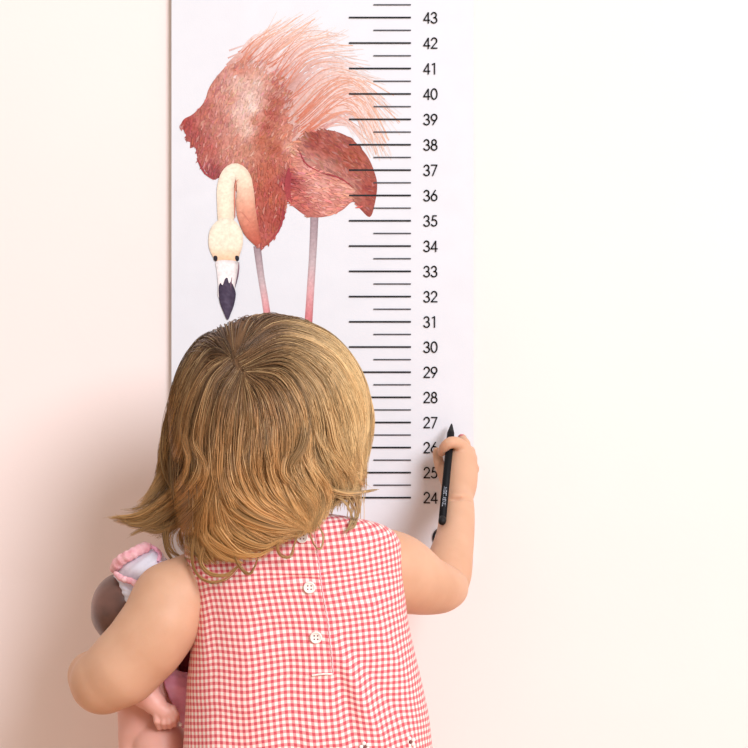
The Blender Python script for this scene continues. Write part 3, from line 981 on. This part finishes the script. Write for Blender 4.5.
sets = []
K = len(GUIDES) - 1
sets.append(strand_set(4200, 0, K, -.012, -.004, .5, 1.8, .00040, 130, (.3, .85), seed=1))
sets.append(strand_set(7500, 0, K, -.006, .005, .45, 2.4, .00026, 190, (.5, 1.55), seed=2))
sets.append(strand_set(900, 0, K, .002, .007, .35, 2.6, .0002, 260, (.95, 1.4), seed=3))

# individually traced locks: curls and flicks at the ends
LOCKS = [
    ([(190, 420), (194, 445), (203, 462), (200, 480), (186, 500), (168, 514)], 60, 4), ([(206, 420), (212, 450), (213, 480), (206, 510), (204, 536), (212, 556)], 60, 4),
    ([(222, 400), (219, 440), (219, 480), (230, 506), (252, 524), (284, 532)], 70, 5), ([(246, 400), (240, 440), (240, 475), (252, 500), (276, 516)], 60, 4),
    ([(270, 400), (276, 440), (270, 466), (278, 490), (296, 512)], 60, 4), ([(296, 390), (306, 420), (303, 446), (292, 466), (300, 486), (316, 504)], 60, 4),
    ([(320, 390), (330, 420), (336, 446), (350, 468), (362, 484)], 60, 4), ([(340, 380), (352, 410), (358, 440), (358, 462)], 50, 3.5),
    ([(232, 430), (228, 458), (233, 482), (246, 502), (262, 514)], 50, 3.2), ([(256, 430), (250, 456), (255, 480), (268, 500), (288, 514)], 50, 3.2),
    ([(198, 430), (201, 456), (208, 474), (206, 496), (192, 516)], 44, 3),
    ([(186, 478), (170, 494), (152, 508), (134, 516), (112, 518)], 40, 3.0), ([(194, 482), (172, 506), (148, 522), (132, 524), (121, 518)], 60, 4.0),
    ([(206, 474), (190, 494), (170, 511), (154, 523), (133, 534)], 40, 4.0), ([(210, 482), (196, 504), (178, 522), (160, 531), (146, 531)], 36, 4.0),
    ([(172, 418), (166, 438), (162, 455), (165, 474), (170, 486)], 40, 2.0),
    ([(172, 508), (164, 524), (166, 548), (174, 561), (186, 565)], 22, 1.6), ([(186, 500), (172, 524), (168, 540), (175, 553), (192, 560)], 20, 1.4),
    ([(208, 500), (196, 530), (192, 556), (197, 574), (211, 582), (227, 578), (239, 566)], 30, 1.6),
    ([(214, 520), (204, 545), (200, 562), (210, 574), (226, 575), (238, 566)], 22, 1.6),
    ([(228, 524), (232, 548), (239, 566), (248, 574), (254, 568), (258, 558)], 24, 1.3),
    ([(196, 524), (216, 544), (240, 555), (262, 554)], 50, 3.4), ([(220, 522), (244, 540), (264, 546), (280, 540)], 50, 3.4),
    ([(206, 500), (218, 530), (238, 552), (256, 556), (270, 550)], 40, 3), ([(200, 512), (206, 538), (222, 556), (240, 562)], 40, 3),
    ([(296, 438), (287, 458), (285, 474), (296, 486), (308, 498), (314, 512), (308, 528)], 80, 4.5),
    ([(306, 450), (308, 470), (318, 488), (321, 506), (314, 526)], 60, 4), ([(252, 478), (262, 500), (280, 514), (298, 524), (307, 530)], 70, 5),
    ([(264, 470), (276, 494), (292, 510), (306, 524)], 60, 4), ([(218, 470), (222, 494), (240, 514), (268, 526), (300, 530)], 80, 6),
    ([(232, 474), (240, 494), (258, 511), (282, 522), (304, 529)], 70, 5),
    ([(312, 416), (324, 446), (340, 466), (364, 483)], 40, 3), ([(326, 430), (336, 454), (348, 468), (363, 475)], 30, 2.4),
    ([(344, 410), (355, 438), (361, 460), (361, 478)], 44, 2.6), ([(366, 408), (365, 434), (360, 454), (362, 475)], 44, 2.6),
    ([(316, 474), (330, 488), (350, 493), (374, 490)], 26, 2.0), ([(310, 466), (326, 486), (346, 494), (368, 492)], 26, 2.4),
    ([(330, 494), (343, 500), (352, 516), (347, 532)], 14, 1.0), ([(338, 484), (352, 494), (358, 510), (354, 526), (345, 531)], 14, 1.0),
    ([(334, 490), (347, 497), (355, 512), (352, 524), (346, 530)], 10, .8),
    ([(304, 518), (309, 532), (315, 546), (321, 548), (323, 536), (318, 524)], 14, .8), ([(298, 522), (289, 534), (278, 543), (280, 554), (290, 556), (296, 540), (304, 528)], 14, .8),
    ([(308, 520), (305, 530), (300, 536), (297, 532)], 10, .8),
]
r_ = np.random.default_rng(5)
for pts, n, wd in LOCKS:
    c = crom(pts, MH)
    t = np.gradient(c, axis=0); t /= np.linalg.norm(t, axis=1, keepdims=True)
    nrm = np.stack([-t[:, 1], t[:, 0]], -1)
    L = np.linspace(0, 1, MH)
    prof = np.interp(L, [0, .3, .7, 1], [1.3, 1.1, .75, .25]) * wd
    u = r_.normal(0, .55, n); w = r_.normal(0, .5, n)
    P = c[None] + nrm[None] * (u[:, None] * prof[None])[..., None] + r_.normal(0, .3, (n, 1, 2))
    ext = r_.normal(0, 3, n)
    P = P + t[None] * (ext[:, None] * L[None])[..., None]
    d = shell(P[..., 0], P[..., 1]) + .0052 + (w[:, None] * prof[None] * .0009) - .011 * (np.clip(1 - L * 2.6, 0, 1) ** 1.3)[None]
    R = .00034 * r_.uniform(.7, 1.25, n)[:, None] * np.interp(L, [0, .15, .75, 1], [.5, 1, .9, .25])[None]
    tt = np.clip((P[..., 1] - 345) / 185, .25, 1)
    C = hair_col(P[..., 0], tt, ((r_.uniform(.65, 1.5) if wd > 1.7 else .62) * r_.uniform(.8, 1.22, n))[:, None, None], P[..., 1])
    sets.append((WA(P[..., 0], P[..., 1], d), R, C))

# crown, sides and fringe: strands that flow from the whorl over the skull and hang down
whorl = np.array([(240 - HX) / RPX, -math.sqrt(max(0, 1 - ((240 - HX) / RPX) ** 2 - ((372 - HY) / RPZ) ** 2)), (HY - 372) / RPZ])
whorl /= np.linalg.norm(whorl)
ns = 5200
r_ = np.random.default_rng(9)
nv = r_.normal(0, 1, (ns, 3)); nv /= np.linalg.norm(nv, axis=1, keepdims=True)
nv = nv[~((nv[:, 1] > .55) & (nv[:, 2] < .35)) & (nv[:, 2] > -.3) & ~((nv[:, 1] < -.3) & (nv[:, 2] < .0))]
ns = len(nv)
lay = r_.uniform(.945, 1.0, ns) * np.where((nv[:, 1] < -.2) & (nv[:, 2] < .6), .975, 1)
rad3 = np.array([RX, RYd, RZ])
path = np.zeros((ns, MH, 3)); cur = nv.copy(); pos = None
step = np.where(nv[:, 1] > .3, .105, .13)
free = np.zeros(ns, bool); pw = None
cutz = W(0, 474, .24)[2] + r_.normal(0, .012, ns)
fringe = nv[:, 1] > .25
cutz = np.where(fringe & (np.abs(nv[:, 0]) < .5), HC[2] + .012, cutz)
HCs = np.array(W(HX, HY, HD))
pw = HCs + cur * rad3 * lay[:, None]
lay = np.where(nv[:, 2] > .6, .985 + (lay - .945) * .25, lay); pw = HCs + cur * rad3 * lay[:, None]
path[:, 0] = HCs + cur * rad3 * (lay[:, None] * np.where(nv[:, 2:] > .6, .995, .975))
fl_dir = np.zeros((ns, 3))
for k in range(1, MH):
    rd = cur - whorl; rd -= cur * (rd * cur).sum(1, keepdims=True)
    rd /= np.maximum(np.linalg.norm(rd, axis=1, keepdims=True), 1e-6)
    g = np.array([0, 0, -1.]) - cur * (-cur[:, 2:3])
    gw = .15 + k * .045
    d = rd + g * gw; d /= np.maximum(np.linalg.norm(d, axis=1, keepdims=True), 1e-6)
    c2 = cur + d * step[:, None]; c2 /= np.linalg.norm(c2, axis=1, keepdims=True)
    newp = HCs + c2 * rad3 * (lay[:, None] + .0 * k)
    hang = pw + np.array([0, 0, -1]) * (step * .085)[:, None] + (np.array([1, 0.3, 0]) * np.sin(k * .55 + nv[:, :1] * 9) * .0016)
    hang[:, 0] += np.sign(pw[:, 0] - HCs[0]) * -.0006
    free |= (cur[:, 2] < -.12)
    pn = np.where(free[:, None], hang, newp)
    stop = pw[:, 2] < cutz
    pn = np.where(stop[:, None], pw + (pn - pw) * .03, pn)
    cur = np.where(free[:, None], cur, c2)
    path[:, k] = pn; pw = pn
path += r_.normal(0, .0006, (ns, 1, 3))
L = np.linspace(0, 1, MH)[None]
sk_px = 374 + path[..., 0] / SCL
C = hair_col(sk_px, np.clip(L * .9, 0, 1).repeat(ns, 0), (r_.uniform(.6, 1.15, ns))[:, None, None], 0)
R = .0004 * r_.uniform(.75, 1.25, ns)[:, None] * np.interp(L, [0, .1, .8, 1], [.5, 1, .9, .4])
sets.append((path, R, C))

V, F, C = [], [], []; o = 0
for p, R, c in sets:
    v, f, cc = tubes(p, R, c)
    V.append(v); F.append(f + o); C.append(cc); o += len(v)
# under-layer cap on the scalp
bm = bmesh.new(); bmesh.ops.create_uvsphere(bm, u_segments=64, v_segments=48, radius=1)
for v in list(bm.verts):
    if (v.co.y > .5 and v.co.z < .4) or v.co.z < -.55: bm.verts.remove(v)
bm.verts.index_update(); bmesh.ops.triangulate(bm, faces=bm.faces[:], quad_method='BEAUTY'); bm.verts.index_update()
# triangles doubled into degenerate-free quads is not possible: keep the cap as its own mesh
cv = np.array([HCs + np.array(v.co) * rad3 * (.925 + .045 * min(1, max(0, (v.co.z - .62) / .25))) for v in bm.verts]); cf = np.array([[v.index for v in f.verts] for f in bm.faces]); bm.free()
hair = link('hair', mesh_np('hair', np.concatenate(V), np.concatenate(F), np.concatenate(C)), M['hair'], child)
tag(hair, 'shoulder-length wavy blonde hair with flicked curling ends')
M['scalp'] = mottled('hair_roots', (112, 82, 56), (136, 102, 72), 60, 0.7, 0.2)
link('hair_roots', mesh_np('hair_roots', cv, cf), M['scalp'], hair)

# ================================================================== PENCIL
tip = np.array(W(451.6, 424.0, .0165)); butt = np.array(W(442.0, 523.5, .137))
ax = butt - tip; PLen = np.linalg.norm(ax); ax /= PLen
pen = empty('pencil', tuple(butt))
tag(pen, 'black pencil with pale lettering held point up in the person\'s right hand against the chart', 'pencil')
sidev = np.cross(ax, (0, 1, 0)); sidev /= np.linalg.norm(sidev)      # roughly along x
fr = np.cross(ax, sidev); fr /= np.linalg.norm(fr)
if fr[1] > 0: fr = -fr


def lathe(name, prof, mat, parent, n=24, hexa=False):
    vs, fs = [], []
    for s, r in prof:
        for k in range(n):
            a = 2 * math.pi * k / n
            vs.append(tip + ax * s + r * (math.cos(a) * sidev + math.sin(a) * fr))
    m = len(prof)
    for i in range(m - 1):
        for k in range(n):
            fs.append((i * n + k, i * n + (k + 1) % n, (i + 1) * n + (k + 1) % n, (i + 1) * n + k))
    me = mesh_np(name, vs, fs)
    bm = bmesh.new(); bm.from_mesh(me); bmesh.ops.holes_fill(bm, edges=[e for e in bm.edges if e.is_boundary], sides=0)
    bmesh.ops.recalc_face_normals(bm, faces=bm.faces); bm.to_mesh(me); bm.free()
    return link(name, me, mat, parent)


PR = .0037
lathe('barrel', [(.0155, PR), (.016, PR), (PLen - .0075, PR)], M['black_wood'], pen)
lathe('sharpened_point', [(0, .0006), (.002, .0012), (.0145, PR * .97), (.0157, PR * .99)], M['lead'], pen)
lathe('end_cap', [(PLen - .0074, PR * 1.02), (PLen - .004, PR * 1.02), (PLen - .0015, PR * .9), (PLen, PR * .5)], M['lead'], pen)
# lettering along the barrel
tcu = bpy.data.curves.new('lettering', 'FONT'); tcu.body = 'TENSY LEOW'; tcu.size = .0052; tcu.align_x = 'CENTER'; tcu.align_y = 'CENTER'
tcu.space_character = 1.0
to = bpy.data.objects.new('lettering', tcu); COL.objects.link(to)
dg = bpy.context.evaluated_depsgraph_get()
tme = bpy.data.meshes.new_from_object(to.evaluated_get(dg))
bpy.data.objects.remove(to); bpy.data.curves.remove(tcu)
co = np.zeros(len(tme.vertices) * 3); tme.vertices.foreach_get('co', co); co = co.reshape(-1, 3)
sc_ = .030 / max(1e-6, np.ptp(co[:, 0]))
co[:, 0] *= sc_; co[:, 1] *= .9
# text reads upward: +x of the text runs from the butt to the point
cen = PLen * .765
an = co[:, 1] / PR
nw = tip + ax * (cen - co[:, 0])[:, None] + (PR + .00012) * (np.cos(an)[:, None] * fr + np.sin(an)[:, None] * (-sidev if sidev[0] > 0 else sidev))
tme.vertices.foreach_set('co', nw.astype(np.float32).ravel()); tme.update()
tme.materials.clear()
link('lettering', tme, M['silver_ink'], pen, False)

# ================================================================== DOLL
doll = empty('doll', W(150, 748, .19))
tag(doll, 'brown-headed baby doll in a white and pink bonnet tucked under the person\'s left arm', 'doll')
D = Sculpt((-0.29, -0.28, 0.30), (-0.14, -0.12, 0.56), 0.001)
D.ell(W(150, 680, .195), (.034, .030, .055), .01)
D.ell(W(150, 728, .195), (.029, .034, .032), .01)
D.cone(W(126, 640, .2), .016, W(124, 620, .205), .017, .006)
# leg with a rounded hip, bent forward
D.chain([(W(160, 744, .213), .0262), (W(164, 770, .22), .026), (W(168, 800, .19), .019), (W(166, 830, .17), .014)], .0015)
D.chain([(W(138, 735, .205), .0180), (W(140, 770, .205), .020), (W(146, 808, .19), .016)], .003)
# arm and hand
D.chain([(W(134, 676, .228), .014), (W(144, 692, .236), .0128), (W(153, 702, .240), .0106)], .005)
D.chain([(W(157, 706, .241), .0092), (W(164, 712, .241), .0080), (W(168, 712, .241), .0076)], .002)
for (ax0, ay0), (ax1, ay1), (ax2, ay2) in (((156, 710), (157, 721), (159.5, 727.5)), ((163, 714), (163.5, 722.5), (165, 727)), ((167.5, 714), (168.8, 722), (170, 726.5)), ((171, 712), (173.5, 719), (174.5, 724.5)), ((172, 709), (176, 714), (177.5, 719.5))):
    D.chain([(W(ax0, ay0, .244), .0040), (W(ax1, ay1, .245), .0031), (W(ax2, ay2, .239), .0026)], .0008)
link('doll_body', D.mesh('doll_body', 2), M['doll_skin'], doll)
del D
H = Sculpt((-0.32, -0.29, 0.42), (-0.14, -0.12, 0.60), 0.0016)
H.ell(W(122, 609, .205), (.0285, .031, .0335), .004)
H.ell(W(114, 616, .188), (.020, .020, .018), .01)
H.ell(W(112, 615, .166), (.0045, .0045, .004), .004)
link('doll_head', H.mesh('doll_head', 2), M['doll_brown'], doll)
del H


def loft_patch(name, curves, mat, parent, thick=.0014):
    """cloth surface through px/depth curves, thickened"""
    A = np.stack([crom(c, 40) for c in curves])
    B = np.stack([crom(A[:, j], 24) for j in range(40)], 1)
    P = WA(B[..., 0], B[..., 1], B[..., 2])
    n = np.cross(np.gradient(P, axis=0), np.gradient(P, axis=1)); n /= np.maximum(np.linalg.norm(n, axis=2, keepdims=True), 1e-9)
    P = P + n * (.0004 * np.sin(np.arange(40) * .9))[None, :, None]
    Q = P + n * thick
    a, b = P.shape[:2]; I = np.arange(a * b).reshape(a, b); nb = a * b
    F = [np.stack([I[:-1, :-1], I[1:, :-1], I[1:, 1:], I[:-1, 1:]], -1).reshape(-1, 4)]
    F.append(F[0][:, ::-1] + nb)
    for e in (I[0], I[-1], I[:, 0], I[:, -1]):
        F.append(np.stack([e[:-1], e[1:], e[1:] + nb, e[:-1] + nb], -1))
    me = mesh_np(name, np.concatenate([P.reshape(-1, 3), Q.reshape(-1, 3)]), np.concatenate(F))
    bm = bmesh.new(); bm.from_mesh(me); bmesh.ops.recalc_face_normals(bm, faces=bm.faces); bm.to_mesh(me); bm.free()
    return link(name, me, mat, parent)


# bonnet: brim panel over the head, crown panel behind it, pink bands
loft_patch('bonnet_brim', [[(113, 571, .212), (117, 590, .222), (123, 612, .226)], [(120, 578, .226), (126, 594, .236), (132, 612, .236)],
                           [(134, 582, .232), (138, 596, .240), (144, 612, .238)]], M['doll_white'], doll)
loft_patch('bonnet_crown', [[(113, 571, .205), (122, 577, .224), (136, 584, .232), (150, 600, .234)], [(120, 562, .215), (132, 567, .235), (146, 574, .242), (160, 590, .24)],
                            [(136, 551, .212), (146, 555, .232), (156, 562, .240), (168, 578, .236)], [(147, 545, .20), (156, 547, .214), (163, 554, .222), (174, 570, .222)]], M['doll_white'], doll)


def band(name, pts, w, mat, parent):
    c = crom(pts, 50)
    P = WA(c[:, 0], c[:, 1], c[:, 2])[None]
    rr = (w * (1 + .07 * np.sin(np.arange(50) * .9)) * np.interp(np.linspace(0, 1, 50), [0, .1, .9, 1], [.6, 1, 1, .6]))[None]
    v, f, cc = tubes(P, rr, np.ones((1, 50, 3)), 10)
    return link(name, mesh_np(name, v, f), mat, parent)


band('pink_frill', [(113, 570, .214), (120, 561, .226), (130, 555, .232), (141, 549, .230), (150, 546, .222)], .0052, M['doll_trim'], doll)
band('pink_band', [(115, 573, .226), (122, 578.5, .2345), (132, 581.5, .240), (138, 587, .243), (141, 596, .243)], .0030, M['doll_trim'], doll)
band('pink_binding', [(150, 546, .222), (156, 549, .228), (160, 554, .230), (158, 562, .240)], .0018, M['doll_pink'], doll)
# pink clothes hanging at the front of the doll, beside the dress
loft_patch('pink_skirt', [[(160, 668, .215), (166, 690, .226), (182, 728, .222)], [(170, 668, .222), (178, 690, .232), (190, 728, .226)],
                          [(184, 672, .222), (192, 692, .228), (200, 728, .222)], [(196, 672, .21), (204, 692, .214), (208, 728, .21)]], M['doll_pink'], doll)
loft_patch('white_bodice', [[(150, 640, .222), (156, 655, .225), (162, 676, .218)], [(162, 640, .228), (168, 655, .228), (172, 676, .221)],
                            [(172, 640, .220), (176, 655, .220), (178, 676, .214)]], M['doll_white'], doll)
M['gap_shade'] = mottled('gap_shade_plum', (104, 38, 46), (128, 50, 60), 90, 0.85, 0.1, 0.2, 700)
loft_patch('gap_shade_patch', [[(176, 622, .205), (174, 650, .210), (180, 700, .206)], [(186, 622, .209), (186, 650, .214), (190, 700, .210)], [(202, 622, .204), (202, 650, .208), (202, 700, .204)]], M['gap_shade'], doll)  # added dark patch; its plum colour stands in for shade between doll and dress
bm = bmesh.new(); r = bmesh.ops.create_uvsphere(bm, u_segments=12, v_segments=8, radius=.0018); o = W(180.5, 724.5, .2375)
for v in bm.verts: v.co = (v.co.x + o[0], v.co.y + o[1], v.co.z + o[2])
link('snap_fastener', mesh_bm('snap_fastener', bm), M['button'], doll)

# ================================================================== CAMERA, LIGHT
cam = bpy.data.cameras.new('camera'); co_ = bpy.data.objects.new('camera', cam); COL.objects.link(co_)
cam.sensor_width = 36; cam.lens = 36 * CAMD / (748 * MM)
co_.location = (0, -CAMD, ZC); co_.rotation_euler = (math.pi / 2, 0, 0)
SC.camera = co_


def area(name, loc, target, size, power, color):
    l = bpy.data.lights.new(name, 'AREA'); l.shape = 'DISK'; l.size = size; l.energy = power; l.color = color
    o = bpy.data.objects.new(name, l); COL.objects.link(o); o.location = loc
    from mathutils import Vector
    o.rotation_euler = (Vector(target) - Vector(loc)).to_track_quat('-Z', 'Y').to_euler()
    return o


area('softbox', (2.3, -4.1, 2.6), (0, -.1, .75), 2.3, 230, (1.0, 1.005, 1.10))
w = bpy.data.worlds.new('studio'); SC.world = w; w.use_nodes = True
bg = w.node_tree.nodes['Background']; bg.inputs['Color'].default_value = (1.0, .925, .845, 1); bg.inputs['Strength'].default_value = .62
